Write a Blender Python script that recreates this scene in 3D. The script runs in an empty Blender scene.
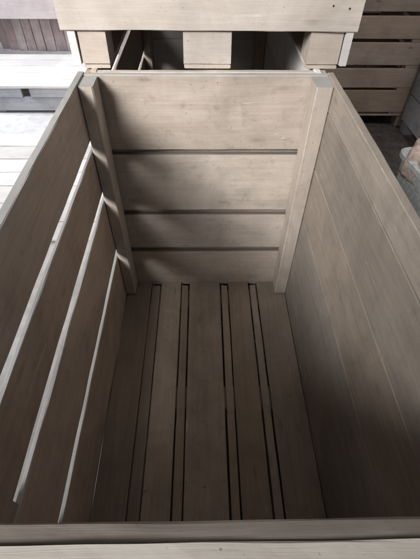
import bpy, bmesh, math, random
from mathutils import Vector, Matrix, noise
S = 0.8                      # one plan unit (inner width of the main crate) in metres
random.seed(7)
sc = bpy.context.scene
COL = sc.collection

# ------------------------------------------------------------------ materials
def newmat(name):
    m = bpy.data.materials.new(name); m.use_nodes = True
    nt = m.node_tree; nt.nodes.clear()
    return m, nt
def wood(name, c_light, c_dark, dirt=0.35, dirt_col=(0.10, 0.085, 0.075), rough=0.72, knots=1.0, grey=0.0, dust=0.28):
    m, nt = newmat(name); N = nt.nodes; L = nt.links
    def n(t, **k):
        x = N.new(t)
        for a, b in k.items(): setattr(x, a, b)
        return x
    out = n('ShaderNodeOutputMaterial'); bs = n('ShaderNodeBsdfPrincipled'); L.new(bs.outputs[0], out.inputs[0])
    uv = n('ShaderNodeUVMap', uv_map='grain'); tone = n('ShaderNodeVertexColor', layer_name='tone')
    sep = n('ShaderNodeSeparateColor'); L.new(tone.outputs[0], sep.inputs[0])
    def noise_(scale_xy, scale, detail, dist=0.0, src=None, rough_=0.6):
        mp = n('ShaderNodeMapping'); mp.inputs['Scale'].default_value = (scale_xy[0], scale_xy[1], 1)
        L.new((src or uv.outputs[0]), mp.inputs[0])
        t = n('ShaderNodeTexNoise'); t.inputs['Scale'].default_value = scale; t.inputs['Detail'].default_value = detail
        t.inputs['Roughness'].default_value = rough_; t.inputs['Distortion'].default_value = dist
        L.new(mp.outputs[0], t.inputs[0]); return t.outputs[0]
    def ramp(src, a, b, ca=(0, 0, 0, 1), cb=(1, 1, 1, 1)):
        r = n('ShaderNodeValToRGB'); r.color_ramp.elements[0].position = a; r.color_ramp.elements[1].position = b
        r.color_ramp.elements[0].color = ca; r.color_ramp.elements[1].color = cb
        L.new(src, r.inputs[0]); return r.outputs[0]
    def mix(f, a, b, mode='MIX'):
        x = n('ShaderNodeMix', data_type='RGBA', blend_type=mode)
        for inp, v in ((x.inputs[0], f), (x.inputs[6], a), (x.inputs[7], b)):
            if isinstance(v, bpy.types.NodeSocket): L.new(v, inp)
            else: inp.default_value = v if not isinstance(v, tuple) else (v + (1,))[:4]
        return x.outputs[2]
    def mth(op, a, b=None):
        x = n('ShaderNodeMath', operation=op)
        for i, v in enumerate((a, b)):
            if v is None: continue
            if isinstance(v, bpy.types.NodeSocket): L.new(v, x.inputs[i])
            else: x.inputs[i].default_value = v
        return x.outputs[0]
    g1 = noise_((1.0, 14), 2.2, 5, 1.6)          # broad cathedral figure
    g2 = noise_((2.5, 90), 2.0, 4, 0.3)          # fibres
    g3 = noise_((6, 420), 2.0, 2, 0.0)           # fine pores
    band = ramp(g1, 0.38, 0.66)
    base = mix(mth('MULTIPLY', band, 0.55), c_light, c_dark)
    base = mix(mth('MULTIPLY', ramp(g2, 0.42, 0.70), 0.32), base, c_dark)
    # board to board difference
    hs = n('ShaderNodeHueSaturation'); L.new(base, hs.inputs['Color'])
    L.new(mth('ADD', mth('MULTIPLY', sep.outputs[0], 0.42), 0.78), hs.inputs['Value'])
    L.new(mth('ADD', mth('MULTIPLY', sep.outputs[1], 0.34), 0.76), hs.inputs['Saturation'])
    base = hs.outputs[0]
    # knots
    mpk = n('ShaderNodeMapping'); mpk.inputs['Scale'].default_value = (2.3, 6.5, 1); L.new(uv.outputs[0], mpk.inputs[0])
    vk = n('ShaderNodeTexVoronoi', voronoi_dimensions='2D'); vk.inputs['Scale'].default_value = 1.1; L.new(mpk.outputs[0], vk.inputs[0])
    kd = mth('ADD', vk.outputs['Distance'], mth('MULTIPLY', g2, 0.06))
    pick = n('ShaderNodeSeparateColor'); L.new(vk.outputs['Color'], pick.inputs[0])
    km = mth('MULTIPLY', ramp(kd, 0.055, 0.11, (1, 1, 1, 1), (0, 0, 0, 1)), mth('LESS_THAN', pick.outputs[0], 0.33))
    base = mix(mth('MULTIPLY', km, 0.6 * knots), base, tuple(x * 0.34 for x in c_dark))
    # dust, water marks and handling dirt
    tc = n('ShaderNodeTexCoord')
    d1 = noise_((1, 1), 4.0, 6, 0.6, tc.outputs['Object'], 0.65)
    d2 = noise_((1, 1), 26.0, 5, 0.2, tc.outputs['Object'], 0.7)
    d3 = noise_((0.7, 3.0), 3.0, 6, 0.9, uv.outputs[0], 0.7)
    base = mix(mth('MULTIPLY', ramp(d1, 0.44, 0.74), dirt), base, dirt_col)
    base = mix(mth('MULTIPLY', ramp(d2, 0.56, 0.76), dirt * 0.9), base, dirt_col)
    base = mix(mth('MULTIPLY', ramp(d3, 0.50, 0.72), dust), base, (0.58, 0.52, 0.47))      # pale scuffed dust
    d4 = noise_((1, 1), 2.1, 3, 1.4, tc.outputs['Object'], 0.5)
    base = mix(mth('MULTIPLY', ramp(d4, 0.50, 0.60), 0.20), base, tuple(x * 0.55 for x in c_dark))
    # scratches
    sc1 = noise_((7, 55), 1.2, 2, 0.0)
    base = mix(mth('MULTIPLY', ramp(sc1, 0.70, 0.74), 0.35), base, (0.68, 0.63, 0.58))
    sp = noise_((1, 1), 120.0, 2, 0.0, tc.outputs['Object'])
    base = mix(mth('MULTIPLY', ramp(sp, 0.68, 0.74), 0.55), base, dirt_col)
    if grey: base = mix(grey, base, (0.36, 0.37, 0.39))
    L.new(base, bs.inputs['Base Color'])
    rr = n('ShaderNodeMapRange'); rr.inputs[3].default_value = rough - 0.12; rr.inputs[4].default_value = rough + 0.15
    L.new(g1, rr.inputs[0]); L.new(rr.outputs[0], bs.inputs['Roughness'])
    bs.inputs['Specular IOR Level'].default_value = 0.35
    b = n('ShaderNodeBump'); b.inputs['Strength'].default_value = 0.35; b.inputs['Distance'].default_value = 0.0022
    hgt = mth('ADD', mth('MULTIPLY', g3, 0.45), mth('ADD', mth('MULTIPLY', g2, 0.8), mth('MULTIPLY', d2, 0.45)))
    L.new(hgt, b.inputs['Height']); L.new(b.outputs[0], bs.inputs['Normal'])
    return m
W_IN   = wood('weathered_planed_wood', (0.50, 0.437, 0.385), (0.385, 0.322, 0.275), dirt=0.40, knots=.6)
W_SIDE = wood('brown_dusty_wood', (0.54, 0.44, 0.365), (0.41, 0.32, 0.26), dust=.15, dirt=0.36, knots=0.5)
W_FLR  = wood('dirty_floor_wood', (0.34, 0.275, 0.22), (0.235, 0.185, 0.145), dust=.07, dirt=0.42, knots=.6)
W_RIM  = wood('pale_pink_planed_wood', (0.54, 0.47, 0.415), (0.43, 0.365, 0.315), dirt=0.26, knots=.5)
W_PALE = wood('pale_wood', (0.70, 0.68, 0.67), (0.58, 0.55, 0.54), dirt=0.20, dirt_col=(0.34, 0.33, 0.36), knots=0.4)
W_OLD  = wood('old_brown_crate_wood', (0.50, 0.39, 0.31), (0.38, 0.285, 0.22), dirt=0.30)
W_RIGHT = wood('shaded_taupe_dusty_wood', (0.31, 0.265, 0.225), (0.225, 0.188, 0.156), dust=.12, dirt=0.40, knots=.5)  # right wall's dimness is put into this darker taupe
W_DUST = wood('dust_covered_cut_edge', (0.42, 0.42, 0.42), (0.32, 0.32, 0.325), dirt=0.32, knots=.2)
W_GAPSHADE = wood('shaded_gap_edge', (0.16, 0.14, 0.12), (0.11, 0.095, 0.08), dirt=0.3, dust=.05, knots=0)  # dark of the gaps between back boards painted on their top edges
W_SLAT = wood('stained_reddish_slats', (0.52, 0.42, 0.43), (0.33, 0.26, 0.27), dirt=0.45, knots=.4)
W_PINK = wood('faded_pink_wood', (0.70, 0.60, 0.62), (0.56, 0.46, 0.48), dirt=0.2, knots=.3)
W_GREY = wood('shaded_grimy_wood', (0.27, 0.24, 0.21), (0.20, 0.17, 0.145), dirt=0.5, knots=.5)  # front panel only: the near rim's dimness is put into its colour
W_SHADE = wood('grey_shaded_wood', (0.36, 0.37, 0.40), (0.25, 0.255, 0.28), dirt=0.4, knots=.3)  # shade on pallet front and right edge crate, put into the colour
W_CREAM = wood('cream_raw_wood', (0.80, 0.74, 0.66), (0.66, 0.58, 0.50), dirt=0.12, knots=.3)

def plain(name, col, rough=0.6, metal=0.0, nscale=30, var=0.3, bump=0.2):
    m, nt = newmat(name); N = nt.nodes; L = nt.links
    out = N.new('ShaderNodeOutputMaterial'); bs = N.new('ShaderNodeBsdfPrincipled'); L.new(bs.outputs[0], out.inputs[0])
    tc = N.new('ShaderNodeTexCoord'); t = N.new('ShaderNodeTexNoise'); t.inputs['Scale'].default_value = nscale; t.inputs['Detail'].default_value = 6
    L.new(tc.outputs['Object'], t.inputs[0])
    r = N.new('ShaderNodeValToRGB'); r.color_ramp.elements[0].position = 0.35; r.color_ramp.elements[1].position = 0.65
    r.color_ramp.elements[0].color = tuple(c * (1 - var) for c in col) + (1,); r.color_ramp.elements[1].color = col + (1,)
    L.new(t.outputs[0], r.inputs[0]); L.new(r.outputs[0], bs.inputs['Base Color'])
    bs.inputs['Roughness'].default_value = rough; bs.inputs['Metallic'].default_value = metal
    b = N.new('ShaderNodeBump'); b.inputs['Strength'].default_value = bump; b.inputs['Distance'].default_value = 0.003
    L.new(t.outputs[0], b.inputs['Height']); L.new(b.outputs[0], bs.inputs['Normal'])
    return m
NAIL = plain('rusty_nail', (0.10, 0.075, 0.06), 0.55, 0.6)
SACKM = plain('woven_sack_cloth', (0.60, 0.48, 0.43), 0.85, 0, 60, 0.35, 0.6)
SACKG = plain('grey_sack_lining', (0.66, 0.69, 0.70), 0.8, 0, 40, 0.3, 0.5)

def ground_mat():
    m, nt = newmat('dusty_concrete_shaded'); N = nt.nodes; L = nt.links
    out = N.new('ShaderNodeOutputMaterial'); bs = N.new('ShaderNodeBsdfPrincipled'); L.new(bs.outputs[0], out.inputs[0])
    tc = N.new('ShaderNodeTexCoord')
    def nz(s, d, dist=0):
        t = N.new('ShaderNodeTexNoise'); t.inputs['Scale'].default_value = s; t.inputs['Detail'].default_value = d
        t.inputs['Distortion'].default_value = dist; t.inputs['Roughness'].default_value = 0.65
        L.new(tc.outputs['Object'], t.inputs[0]); return t.outputs[0]
    def rp(s, a, b, ca, cb):
        r = N.new('ShaderNodeValToRGB'); r.color_ramp.elements[0].position = a; r.color_ramp.elements[1].position = b
        r.color_ramp.elements[0].color = ca + (1,); r.color_ramp.elements[1].color = cb + (1,); L.new(s, r.inputs[0]); return r.outputs[0]
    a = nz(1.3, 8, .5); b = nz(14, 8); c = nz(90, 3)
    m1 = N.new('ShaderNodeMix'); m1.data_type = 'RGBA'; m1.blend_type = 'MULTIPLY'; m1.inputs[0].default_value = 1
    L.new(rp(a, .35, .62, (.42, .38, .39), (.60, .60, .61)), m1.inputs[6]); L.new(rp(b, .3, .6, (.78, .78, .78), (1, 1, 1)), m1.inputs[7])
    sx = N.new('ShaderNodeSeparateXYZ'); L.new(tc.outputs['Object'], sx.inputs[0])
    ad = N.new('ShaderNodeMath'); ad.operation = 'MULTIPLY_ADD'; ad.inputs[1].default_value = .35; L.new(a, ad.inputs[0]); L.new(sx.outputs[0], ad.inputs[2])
    shade_mk = N.new('ShaderNodeMapRange'); shade_mk.inputs[1].default_value = .17; shade_mk.inputs[2].default_value = .42; L.new(ad.outputs[0], shade_mk.inputs[0])  # shade under and right of the crate painted in by x position
    m2 = N.new('ShaderNodeMix'); m2.data_type = 'RGBA'; L.new(shade_mk.outputs[0], m2.inputs[0]); L.new(m1.outputs[2], m2.inputs[6])
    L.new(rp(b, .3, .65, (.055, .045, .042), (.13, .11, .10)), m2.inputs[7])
    L.new(m2.outputs[2], bs.inputs['Base Color']); bs.inputs['Roughness'].default_value = .85
    bp = N.new('ShaderNodeBump'); bp.inputs['Strength'].default_value = .4; bp.inputs['Distance'].default_value = .003
    L.new(c, bp.inputs['Height']); L.new(bp.outputs[0], bs.inputs['Normal'])
    return m
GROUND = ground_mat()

# ------------------------------------------------------------------ mesh helpers
class MB:
    """collects boards into one mesh; coordinates in plan units"""
    def __init__(s): s.v = []; s.f = []; s.uv = []; s.tn = []; s.mi = []
    def board(s, lo, hi, axis, jit=0.0009, ch=0.0022, tone=None, mi=0, chip=0.0, ends=True, top_mi=None):
        lo = [a * S for a in lo]; hi = [a * S for a in hi]
        o = [i for i in range(3) if i != axis]
        b, c = o
        ln = hi[axis] - lo[axis]; n = max(2, int(ln / 0.03))
        wb, wc = hi[b] - lo[b], hi[c] - lo[c]; k = min(ch, wb * .25, wc * .25)
        ring = [(k, 0), (wb - k, 0), (wb, k), (wb, wc - k), (wb - k, wc), (k, wc), (0, wc - k), (0, k)]
        per = [0]
        for i in range(8):
            p, q = ring[i], ring[(i + 1) % 8]; per.append(per[-1] + math.hypot(q[0] - p[0], q[1] - p[1]))
        t = tone or (random.random(), random.random(), random.random())
        ou, ov = random.random() * 40, random.random() * 40
        base = len(s.v); seed = random.random() * 100
        bow = (random.random() - .5) * 0.0016 * min(1, ln)
        for i in range(n + 1):
            x = lo[axis] + ln * i / n
            if i == 0: x += 0
            for j, (p, q) in enumerate(ring):
                nz = noise.noise_vector(Vector((x * 9 + seed, j * 1.7 + seed, 0))) * jit
                nz2 = noise.noise(Vector((x * 1.8, seed, (j // 4)))) * jit * 1.2
                if chip:
                    cc = noise.noise(Vector((x * 38, seed, j // 2 * 3.1)))
                    if cc > 0.28: nz = nz - Vector((0, 0, 1)) * (cc - .28) * chip
                P = [0, 0, 0]; P[axis] = x + (nz.z if 0 < i < n else noise.noise(Vector((j * .6, seed, i))) * jit)
                P[b] = lo[b] + p + nz.x + nz2 + bow * math.sin(math.pi * i / n); P[c] = lo[c] + q + nz.y + nz2 * .6
                s.v.append(tuple(P))
        flip = axis != 1
        for i in range(n):
            x0 = ln * i / n; x1 = ln * (i + 1) / n
            for j in range(8):
                j2 = (j + 1) % 8
                q = [base + i * 8 + j, base + i * 8 + j2, base + (i + 1) * 8 + j2, base + (i + 1) * 8 + j]
                u = [(x0, per[j]), (x0, per[j + 1]), (x1, per[j + 1]), (x1, per[j])]
                if flip: pass
                else: q.reverse(); u.reverse()
                s.f.append(q); s.uv.append([(a + ou, d + ov) for a, d in u]); s.tn.append(t); s.mi.append(top_mi if top_mi is not None and axis != 2 and j in (3, 4, 5) else mi)
        for i, rev in ((0, True), (n, False)):
            q = [base + i * 8 + j for j in range(8)]
            u = [(ring[j][0] * .15 + ou + 3, ring[j][1] + ov + 3) for j in range(8)]
            if rev: q.reverse(); u.reverse()
            if not flip: q.reverse(); u.reverse()
            s.f.append(q); s.uv.append(u); s.tn.append((t[0] * .6, t[1], t[2])); s.mi.append(top_mi if top_mi is not None and axis == 2 and not rev else mi)
    def nail(s, p, axis, sign, r=0.0036, mi=1):
        """small domed nail head standing 1 mm out of a face"""
        c = Vector(p) * S; n = Vector((0, 0, 0)); n[axis] = sign
        a = Vector((0, 0, 0)); a[(axis + 1) % 3] = 1; b = n.cross(a)
        base = len(s.v); K = 10
        for rr, h in ((r, -0.001), (r, 0.0007), (r * .6, 0.0013)):
            for i in range(K):
                w = 2 * math.pi * i / K; s.v.append(tuple(c + a * rr * math.cos(w) + b * rr * math.sin(w) + n * h))
        for l in range(2):
            for i in range(K):
                i2 = (i + 1) % K
                s.f.append([base + l * K + i, base + l * K + i2, base + (l + 1) * K + i2, base + (l + 1) * K + i])
        s.f.append([base + 2 * K + i for i in range(K)])
        for _ in range(2 * K + 1):
            s.uv.append(None); s.tn.append((.5, .5, .5)); s.mi.append(mi)
    def build(s, name, mats, parent=None, origin=(0, 0, 0)):
        me = bpy.data.meshes.new(name); O = Vector(origin) * S
        me.from_pydata([tuple(Vector(v) - O) for v in s.v], [], s.f)
        U, Cc = [], []
        for p, uv, t, mi in zip(me.polygons, s.uv, s.tn, s.mi):
            p.material_index = mi
            for k in range(p.loop_total):
                U.extend(uv[k] if uv else (0, 0)); Cc.extend((t[0], t[1], t[2], 1))
        me.uv_layers.new(name='grain'); me.uv_layers['grain'].data.foreach_set('uv', U)
        me.color_attributes.new('tone', 'FLOAT_COLOR', 'CORNER'); me.color_attributes['tone'].data.foreach_set('color', Cc)
        for m in (mats if isinstance(mats, (list, tuple)) else [mats]): me.materials.append(m)
        me.update()
        bm = bmesh.new(); bm.from_mesh(me); bmesh.ops.recalc_face_normals(bm, faces=bm.faces); bm.to_mesh(me); bm.free()
        o = bpy.data.objects.new(name, me); COL.objects.link(o); o.location = O
        if parent: o.parent = parent
        return o
def thing(name, loc, label, cat, group=None, rz=0):
    o = bpy.data.objects.new(name, None); COL.objects.link(o); o.location = Vector(loc) * S; o.rotation_euler.z = rz
    o['label'] = label; o['category'] = cat; o.empty_display_size = .1
    if group: o['group'] = group
    return o

def spans(top, bottom, gaps):
    """gaps: (centre, height) going down -> list of (z_low, z_high)"""
    out = []; z = top
    for g, h in gaps:
        out.append((g + h / 2, z)); z = g - h / 2
    out.append((bottom, z)); return out

T = 0.0267
def crate(loc, label, W=1.0, L=1.5565, H=1.262, left=((-.258, .046), (-.523, .045), (-.904, .048)),
          right=((-.11, .0045), (-.373, .0045), (-.6625, .0045)), back=((-.3445, .024), (-.700, .029), (-.9745, .030)),
          front=((-.30, .012), (-.62, .012), (-.93, .012)), seams=None, foot=.14, mats=None, rz=0, group='wooden storage crates standing around',
          pd=.1104, pw=.0803, fpd=.14, chip=0.0, nails=True, thin=True, dust_and_shade=False):
    """origin: inner front left corner of the floor ground point (z of ground)"""
    M = mats or dict(side=W_IN, left=W_SIDE, end=W_IN, floor=W_FLR, post=W_IN, foot=W_IN)
    z0 = foot + T                      # floor top above the ground
    top = z0 + H
    r = thing('wooden_crate', loc, label, 'crate', group, rz)
    # long sides
    for nm, x0, x1, gp, mt in (('side_panel', -T, 0, left, M['left']), ('side_panel', W, W + T, right, M['side'])):
        m = MB()
        for i, (a, b) in enumerate(spans(top, z0 - T, [(g + top, h) for g, h in gp])):
            xa = -.0145 if (x0 < 0 and i and thin) else x0
            m.board((xa, -T, a), (x1, L + T, b), 1, chip=chip if i == 0 else 0, jit=.0013, top_mi=2 if dust_and_shade and x0 < 0 else None)
            if nails:
                for yy in (pd * .45, L - pd * .5):
                    for q in (.25, .75):
                        m.nail((x0 if x0 < 0 else x1, yy + random.uniform(-.01, .01), a + (b - a) * q), 0, -1 if x0 < 0 else 1)
                        m.nail((x1 if x0 < 0 else x0, yy + random.uniform(-.01, .01) - 0, a + (b - a) * q), 0, 1 if x0 < 0 else -1)
        m.build(nm, [mt, NAIL, W_DUST], r)
    for g, h in left:
        m = MB(); m.board((-.0135, 0, top + g - h / 2 + .0006), (-.003, fpd - .004, top + g + h / 2 - .0006), 1)
        m.build('spacer', M['left'], r)
    # ends
    for nm, y0, y1, gp in (('end_panel', -T, -.0005, front), ('end_panel', L + .0005, L + T, back)):
        m = MB()
        for i, (a, b) in enumerate(spans(top - .003, z0 - T, [(g + top, h) for g, h in gp])):
            m.board((0.002, y0, a), (W - .002, y1, b), 0, chip=chip if i == 0 else 0.004 if i == 0 else 0, jit=.0024 if chip and i == 0 else .0012, top_mi=None if not dust_and_shade or y0 < 0 else 2 if i == 0 else 3)  # lower back boards' top edges take the painted gap shade
            if nails:
                for xx in (pw * .5, W - pw * .5):
                    for q in (.22, .78):
                        m.nail((xx + random.uniform(-.012, .012), y0 if y0 < 0 else y1, a + (b - a) * q), 1, -1 if y0 < 0 else 1)
        m.build(nm, [M.get('front', M['end']) if y0 < 0 else M['end'], NAIL, W_DUST, W_GAPSHADE], r)
    for y0, y1 in ((-T + .002, fpd), (L - pd, L - .003)):
        pairs = ((-T - .022, -T - .0006), (W + T + .0006, W + T + .022)) if y0 < .1 else ((.0008, pw * .74), (W - pw * .87, W - .0008))
        for x0, x1 in pairs:
            m = MB(); m.board((x0, y0, z0 + .012), (x1, y1, top - .006), 2, ch=.004, top_mi=1 if dust_and_shade else None)
            m.build('corner_post', [M['post'], W_DUST], r)
    # floor: wide boards with narrow strips between them, running the long way
    sm = seams or [(0.004, .152, 0), (.157, .209, 1), (.2145, .339, 0), (.3465, .387, 1), (.395, .588, 0), (.597, .635, 1), (.6435, .772, 0), (.780, .818, 1), (.826, .996, 0)]
    m = MB()
    for a, b, strip in sm:
        a *= W; b *= W
        m.board((a, .004 + (.02 if strip else 0), z0 - T), (b, L - (.034 if strip else .004), z0 - random.uniform(0, .003)), 1, ch=.002)
    m.build('floor_panel', M['floor'], r)
    # bearers and feet
    if foot > .05:
        yb = (.0, L * .5 - .06, L - .17)
        for k, y in enumerate(yb):
            m = MB(); m.board((-T, y - (T if k == 0 else 0), z0 - 2 * T - .004), (W + T, y + .12 + (0 if k else -T), z0 - T - .003), 0)
            m.build('bearer', M['foot'], r)
            for x0, x1 in ((-T * .2, .105), (W * .5 - .095, W * .5 + .095), (W - .15, W - .018)):
                m = MB(); m.board((x0, y + .004 - (T if k == 0 else 0), 0.022), (x1, y + .10, z0 - 2 * T - .006), 0, ch=.003)
                m.build('foot', M['foot'], r)
        for x0, x1 in ((-.012, .10), (W * .5 - .095, W * .5 + .095), (W - .145, W - .024)):
            m = MB(); m.board((x0, -T, 0), (x1, L + T, .020), 1); m.build('skid', M['foot'], r)
    return r

GZ = -(1.262 + T + .14)      # ground level in plan units, crate rims are at 0
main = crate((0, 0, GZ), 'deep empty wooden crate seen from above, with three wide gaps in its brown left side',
             mats=dict(side=W_RIGHT, left=W_SIDE, end=W_IN, front=W_GREY, floor=W_FLR, post=W_IN, foot=W_IN), dust_and_shade=True)

# neighbour touching the near end: only its pale rim shows along the bottom of the picture
near_m = dict(side=W_CREAM, left=W_CREAM, end=W_CREAM, floor=W_FLR, post=W_RIM, foot=W_RIM)
near = crate((-.02, -1.5565 - 2 * T - .0008, GZ + .006), 'crate touching the near end of the open crate, only its cream chipped rim showing',
             mats=near_m, chip=.02, nails=False)
# behind: one crate at the same height and one standing on it
rear_m = dict(side=W_PALE, left=W_SIDE, end=W_PALE, front=W_IN, floor=W_FLR, post=W_IN, foot=W_IN)  # paler side and end walls: light inside this crate put into the wood
rear = crate((.05, 1.5565 + 2 * T + .004, GZ), 'shadowy crate right behind the open one, seen between the feet of the pale crate', W=.90,
             left=((-.115, .034), (-.41, .034), (-.80, .034)), right=((-.30, .008), (-.60, .008), (-.9, .008)), back=((-.339, .002), (-.692, .002), (-.965, .002)), mats=rear_m)
up_m = dict(side=W_RIM, left=W_RIM, end=W_RIM, floor=W_IN, post=W_RIM, foot=W_RIM)
# upper crate has taller square feet with a pale end board on each outer foot
def upper_crate():
    x0, x1, yf, zb = -.062, 1.09, 1.5565 + T + .0225, .004
    r = thing('wooden_crate', (x0, yf, zb), 'pale pinkish crate on stubby block feet, stacked on the crate behind the open one', 'crate', 'wooden storage crates standing around')
    Wd = x1 - x0; Ld = 1.60; fh = .135; t = .026
    m = MB()
    for a, b in spans(fh + 1.29, fh, [(fh + g, .012) for g in (.96, .64, .32)]):
        m.board((0, 0, a), (Wd, t, b), 0, ch=.0025, chip=.022, jit=.0018)
    for x, z in ((1.037, .085), (1.100, .077)): m.nail((x, 0, fh + z), 1, -1, r=.0032)
    m.build('end_panel', [W_RIM, NAIL], r)
    m = MB()
    for a, b in spans(fh + 1.29, fh, [(fh + g, .012) for g in (.96, .64, .32)]): m.board((0, Ld - t, a), (Wd, Ld, b), 0)
    m.build('end_panel', W_RIM, r)
    for xa, xb in ((0, t), (Wd - t, Wd)):
        m = MB()
        for a, b in spans(fh + 1.287, fh + .002, [(fh + g, .02) for g in (.96, .64, .32)]): m.board((xa, t + .001, a), (xb, Ld - t - .001, b), 1)
        m.build('side_panel', W_RIM, r)
    for xa, xb in ((t + .002, .105), (Wd - .105, Wd - t - .002)):
        for ya, yb in ((t + .002, .13), (Ld - .13, Ld - t - .002)):
            m = MB(); m.board((xa, ya, fh + .03), (xb, yb, fh + 1.28), 2); m.build('corner_post', W_RIM, r)
    m = MB(); x = t + .002
    while x < Wd - t - .02:
        w = min(.19, Wd - t - .002 - x); m.board((x, t + .002, fh + .004), (x + w - .008, Ld - t - .002, fh + .028), 1); x += w
    m.build('floor_panel', W_IN, r)
    for k, y in enumerate((.012, Ld * .5 - .06, Ld - .13)):
        for xa, xb in ((.060, .168), (.470, .664), (.975, 1.105)):
            m = MB(); m.board((xa, y, .012), (xb, y + .12, fh - .002), 0, jit=.0026, ch=.003, chip=.02)
            m.build('foot', [W_RIM, NAIL], r)
    for xa, xb in ((.022, .052), (1.112, 1.140)):
        m = MB(); m.board((xa, .004, .010), (xb, Ld - .01, fh - .003), 1, jit=.0009, ch=.0015); m.build('skirt_board', W_PALE, r)
    for xa, xb in ((.061, .167), (.471, .663), (.976, 1.104)):
        m = MB(); m.board((xa, .0135, -.003), (xb, Ld - .01, .0105), 1); m.build('skid', W_RIM, r)
    return r
upper_crate()

# dim crates on the right
old = dict(side=W_OLD, left=W_OLD, end=W_OLD, floor=W_OLD, post=W_OLD, foot=W_OLD)
g4 = tuple((z, .026) for z in (-.14, -.37, -.587, -.817, -1.03))
g4 = ((-.12, .024), (-.345, .026), (-.565, .026), (-.795, .026), (-1.01, .024))
def wide_crate(loc, label, W, L, top, gaps, mat, endw=.26):
    r = thing('wooden_crate', loc, label, 'crate', 'wooden storage crates standing around')
    t = .03; fh = .12
    for y0, y1 in ((0, t), (L - t, L)):
        m = MB()
        for a, b in spans(top, fh, gaps): m.board((0, y0, a), (W, y1, b), 0)
        for g, h in gaps: m.board((W - endw - t + random.uniform(-.02, .03), y0 + .004, g - h / 2 + .0008), (W - .002, y1 - .002, g + h / 2 - .0008), 0)
        m.build('side_panel', [mat, NAIL], r)
    for x0, x1 in ((t * .05, t), (W - t, W - t * .05)):
        m = MB()
        for a, b in spans(top - .004, fh + .004, gaps): m.board((x0, t + .001, a), (x1, L - t - .001, b), 1)
        m.build('end_panel', mat, r)
    for x0, x1 in ((t + .002, t + .10), (W - t - endw, W - t - .002)):
        for y0, y1 in ((t + .002, t + .06), (L - t - .06, L - t - .002)):
            m = MB(); m.board((x0, y0, fh + .04), (x1, y1, top - .01), 2); m.build('corner_post', mat, r)
    m = MB(); m.board((t + .002, t + .002, fh + .008), (W - t - .002, L - t - .002, fh + .036), 0); m.build('floor_panel', mat, r)
    for x0 in (.02, W / 2 - .07, W - .16):
        for y0 in (.01, L / 2 - .06, L - .13):
            m = MB(); m.board((x0, y0, 0), (x0 + .14, y0 + .12, fh - .002), 0); m.build('foot', mat, r)
    return r
H4 = 1.30
wide_crate((1.15, 4.0, GZ), 'brown crate in the dim right background with long dark horizontal gaps between its boards', 1.62, 1.05, -.15 - GZ, [(z - GZ, h) for z, h in ((-.37, .036), (-.587, .034), (-.817, .034), (-1.03, .030), (-1.28, .026))], W_OLD)
wide_crate((1.12, 4.02, -.146), 'topmost crate of the dim stack behind on the right, standing on the brown gapped crate', 1.62, 1.05, 1.25, [(z, .02) for z in (1.0, .75, .5)], W_OLD)
wide_crate((2.62, 2.98, GZ), 'dark crate at the right edge, just behind the pale grey tub', 1.3, .95, 1.28, [(z, .012) for z in (.98, .68, .38)], W_SHADE)

# pale tub with a bundled cloth on it at the right edge
def tub():
    t = thing('plastic_tub', (2.40, 2.50, GZ), 'pale grey straight sided tub on the floor at the right edge, cloth heaped in it', 'tub', rz=.12)
    def shell(nm, secs, mat, parent):
        vs, fs = [], []; K = 32
        for z, h, w_ in secs:
            for j in range(K):
                a = 2 * math.pi * (j + .5) / K; c, d = math.cos(a), math.sin(a); e = .28
                vs.append((math.copysign(abs(c) ** e, c) * h * S, math.copysign(abs(d) ** e, d) * w_ * S, z * S))
        for i in range(len(secs) - 1):
            for j in range(K):
                j2 = (j + 1) % K; fs.append((i * K + j, i * K + j2, (i + 1) * K + j2, (i + 1) * K + j))
        fs.append(tuple(reversed(range(K)))); n = len(secs) - 1; fs.append(tuple(n * K + j for j in range(K)))
        me = bpy.data.meshes.new(nm); me.from_pydata(vs, [], fs); me.materials.append(mat)
        o = bpy.data.objects.new(nm, me); COL.objects.link(o); o.parent = parent; return o
    shell('body', [(0, .25, .22), (.01, .26, .23), (.40, .30, .26), (.44, .302, .262), (.44, .285, .245), (.06, .245, .215)], SACKG, t)
    shell('rim', [(.405, .302, .262), (.408, .322, .282), (.446, .322, .282), (.450, .316, .276), (.450, .288, .248), (.43, .286, .246)][:5], SACKG, t)
    vs, fs = [], []; NR, NS = 22, 56
    for i in range(NR + 1):
        f = i / NR; q = math.cos(f * math.pi / 2)
        for j in range(NS):
            a = 2 * math.pi * j / NS; n = noise.noise(Vector((math.cos(a) * 2.3, math.sin(a) * 2.3, f * 3.5)))
            n2 = abs(noise.noise(Vector((math.cos(a) * 5, math.sin(a) * 5, f * 6 + 4))))
            R0 = .235 * q * (1 + .20 * n - .22 * n2)
            vs.append((R0 * math.cos(a) * 1.1 * S, R0 * math.sin(a) * S, (.30 + .34 * math.sin(f * math.pi / 2) * (1 + .2 * n - .2 * n2)) * S))
    for i in range(NR):
        for j in range(NS):
            j2 = (j + 1) % NS; fs.append((i * NS + j, i * NS + j2, (i + 1) * NS + j2, (i + 1) * NS + j))
    fs.append(tuple(reversed(range(NS))))
    me = bpy.data.meshes.new('cloth'); me.from_pydata(vs, [], fs); me.materials.append(SACKM)
    for p in me.polygons: p.use_smooth = True
    o = bpy.data.objects.new('cloth', me); COL.objects.link(o); o.location = t.location + Vector((-.09 * S, .03 * S, .02 * S))
    o['label'] = 'crumpled pinkish cloth heaped in the pale grey tub at the right edge'; o['category'] = 'cloth'
tub()

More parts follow.
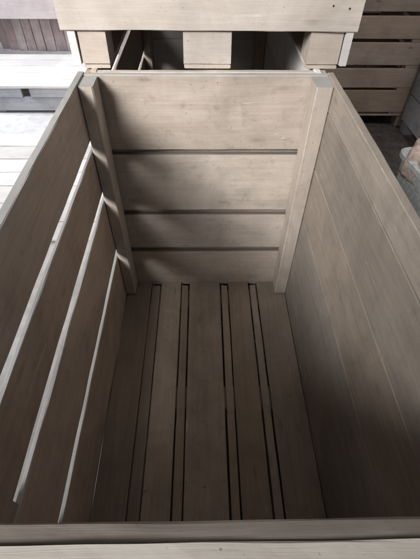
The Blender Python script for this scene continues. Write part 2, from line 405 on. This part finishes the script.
# bright things beyond the left side
def deck():
    r = thing('wooden_grate', (-3.4, 2.1, GZ), 'white slatted wooden grate lying on the floor beyond the left side', 'grate')
    m = MB()
    for a, b in ((0, .20), (.215, .44), (.452, .69), (.705, .905), (.92, 1.13), (1.145, 1.37), (1.385, 1.62)):
        m.board((0, a, .028), (3.15, b, .052), 0, jit=.0015)
    m.build('slat', W_PALE, r)
    for x in (.1, 1.5, 2.9):
        m = MB(); m.board((x, 0, 0), (x + .12, 1.62, .026), 1); m.build('bearer', W_PALE, r)
deck()
def platform():
    r = thing('wooden_pallet', (-3.5, 4.28, GZ), 'low white topped pallet with a grey front edge and two dark notches, left background', 'pallet')
    h = .31
    m = MB(); y = 0
    for k in range(5): m.board((0, y + .002, h - .028), (3.3, y + .19, h), 0, jit=.0015); y += .197
    m.build('deck', W_PALE, r)
    m = MB()
    for a, b in ((0, .9), (.95, 1.62), (1.73, 1.99), (2.08, 3.28)): m.board((a, .012, h - .125), (b, .045, h - .031), 0)
    m.build('fascia', W_SHADE, r)
    m = MB(); m.board((0.01, .03, 0.03), (3.28, .06, h - .128), 0); m.build('lower_fascia', W_SHADE, r)
    for x in (.02, 1.6, 3.14):
        m = MB(); m.board((x, .07, 0), (x + .12, .95, h - .03), 1); m.build('bearer', W_PALE, r)
platform()
def bin_():
    z = GZ + .312; r = thing('slatted_bin', (-3.2, 5.30, z), 'pinkish bin with upright slats under a wide top board, far left on the white pallet', 'bin')
    hb = .37; t = .03
    m = MB()
    m.board((0, -.02, hb), (2.4, .015, hb + .33), 0); m.board((0, -.018, hb + .345), (2.4, .015, hb + .65), 0)
    m.build('front_board', W_PINK, r)
    m = MB(); m.board((0, .0, .0), (1.07, .10, hb - .002), 2); m.build('foot', W_PINK, r)
    m = MB(); x = 1.13
    for w, s in ((.10, .14), (.12, .10), (.10, .06), (.10, .07), (.11, .06), (.12, .05), (.12, .06), (.13, .05), (.12, .05)):
        m.board((x, s, 0.0), (x + w, s + .03, hb + .2), 2, jit=.002); x += w + .012
    m.build('slat', W_SLAT, r)
    m = MB(); m.board((0, .4, 0.0), (2.4, .43, hb + .6), 0); m.build('back_board', W_PALE, r)
    m = MB(); m.board((2.37, .045, 0.0), (2.40, .398, hb + .6), 2); m.build('side_board', W_PALE, r)
# its foot hangs over the pallet's back edge a little; pallet is deep enough to carry the front
bin_()

# ground
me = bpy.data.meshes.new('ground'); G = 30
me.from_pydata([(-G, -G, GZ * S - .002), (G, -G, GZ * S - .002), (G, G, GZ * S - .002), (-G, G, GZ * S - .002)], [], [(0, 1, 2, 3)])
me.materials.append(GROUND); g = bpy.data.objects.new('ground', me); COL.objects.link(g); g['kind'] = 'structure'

# dust crumbs and splinters on the crate floor
random.seed(21)
vs, fs = [], []
for k in range(330):
    if random.random() < .5: x = random.choice((.02, .98, .155, .21, .343, .39, .59, .64, .776, .82)) + random.gauss(0, .012)
    else: x = random.uniform(.03, .97)
    y = random.uniform(.02, 1.53) if random.random() < .7 else random.choice((1.54, .02)) + random.gauss(0, .02)
    x = min(max(x, .012), .988); y = min(max(y, .012), 1.52)
    l = random.choice((.0010, .0015, .002, .003, .006)); w_ = min(l, random.uniform(.0008, .0022)); a = random.uniform(0, 6.3); h = random.uniform(.0006, .0018)
    c = Vector((x * S, y * S, (GZ + .14 + T) * S + .0006)); b = len(vs)
    ux, uy = math.cos(a), math.sin(a)
    for z in (0, h):
        for p, q in ((-1, -1), (1, -.6), (.8, 1), (-.9, .7)):
            vs.append((c.x + (p * l * ux - q * w_ * uy), c.y + (p * l * uy + q * w_ * ux), c.z + z))
    fs += [(b + 4, b + 5, b + 6, b + 7), (b, b + 3, b + 2, b + 1), (b, b + 1, b + 5, b + 4), (b + 1, b + 2, b + 6, b + 5), (b + 2, b + 3, b + 7, b + 6), (b + 3, b, b + 4, b + 7)]
me = bpy.data.meshes.new('wood_crumbs'); me.from_pydata(vs, [], fs); me.materials.append(plain('crumb_wood', (.30, .24, .18), .9))
o = bpy.data.objects.new('wood_crumbs', me); COL.objects.link(o); o['kind'] = 'stuff'
o['label'] = 'scattered wood crumbs and dust on the floor of the open crate'; o['category'] = 'debris'

# ------------------------------------------------------------------ camera (solved from the crate's edges)
cx, cy, cz = .4855 * S, -.1102 * S, .6084 * S
a, b, c = math.radians(48.0125), math.radians(1.3824), math.radians(.7351)
F = Vector((math.sin(b) * math.cos(a), math.cos(b) * math.cos(a), -math.sin(a)))
R = Vector((math.cos(b), -math.sin(b), 0)); U = R.cross(F)
R, U = R * math.cos(c) + U * math.sin(c), U * math.cos(c) - R * math.sin(c)
cam = bpy.data.cameras.new('camera'); co = bpy.data.objects.new('camera', cam); COL.objects.link(co)
co.matrix_world = Matrix(((R.x, U.x, -F.x, cx), (R.y, U.y, -F.y, cy), (R.z, U.z, -F.z, cz), (0, 0, 0, 1)))
cam.sensor_fit = 'HORIZONTAL'; cam.sensor_width = 36; cam.lens = 36 * 386.3 / 420; cam.clip_start = .02; cam.clip_end = 200
sc.camera = co

# ------------------------------------------------------------------ light: open doorway / window on the left, plus added fill lamps
tgt = Vector((.5, .9, -.2)) * S
def area(name, pos, sx, sy, power, col, tgt=tgt, spread=180):
    l = bpy.data.lights.new(name, 'AREA'); l.shape = 'RECTANGLE'; l.size = sx; l.size_y = sy; l.energy = power; l.color = col
    o = bpy.data.objects.new(name, l); COL.objects.link(o); o.location = pos
    o.rotation_euler = (tgt - Vector(pos)).to_track_quat('-Z', 'Y').to_euler(); l.spread = math.radians(spread); return o
area('window_light', (-2.35, -1.55, 2.5), 2.4, 1.9, 39, (1.0, .975, .94), Vector((.12, 1.6, .02)), 41)
area('left_floor_fill', (-2.0, 2.4, 2.3), 1.9, 4.8, 64, (.93, .965, 1.0), Vector((-1.65, 3.1, -1.2)), 66)  # added lamp to whiten the left floor, not a real roof opening
area('right_back_fill', (1.9, 1.3, 2.2), .8, .8, 4.5, (1.0, .96, .93), Vector((1.85, 3.0, -.8)), 80)  # added fill lamp brightening the right background, no window there

w = bpy.data.worlds.new('World'); sc.world = w; w.use_nodes = True
bg = w.node_tree.nodes['Background']; bg.inputs[0].default_value = (1.0, .985, .965, 1); bg.inputs[1].default_value = .145
sc.view_settings.view_transform = 'Standard'; sc.view_settings.look = 'None'; sc.view_settings.exposure = 0.1; sc.view_settings.gamma = 1
sc.render.resolution_x = 769; sc.render.resolution_y = 1024
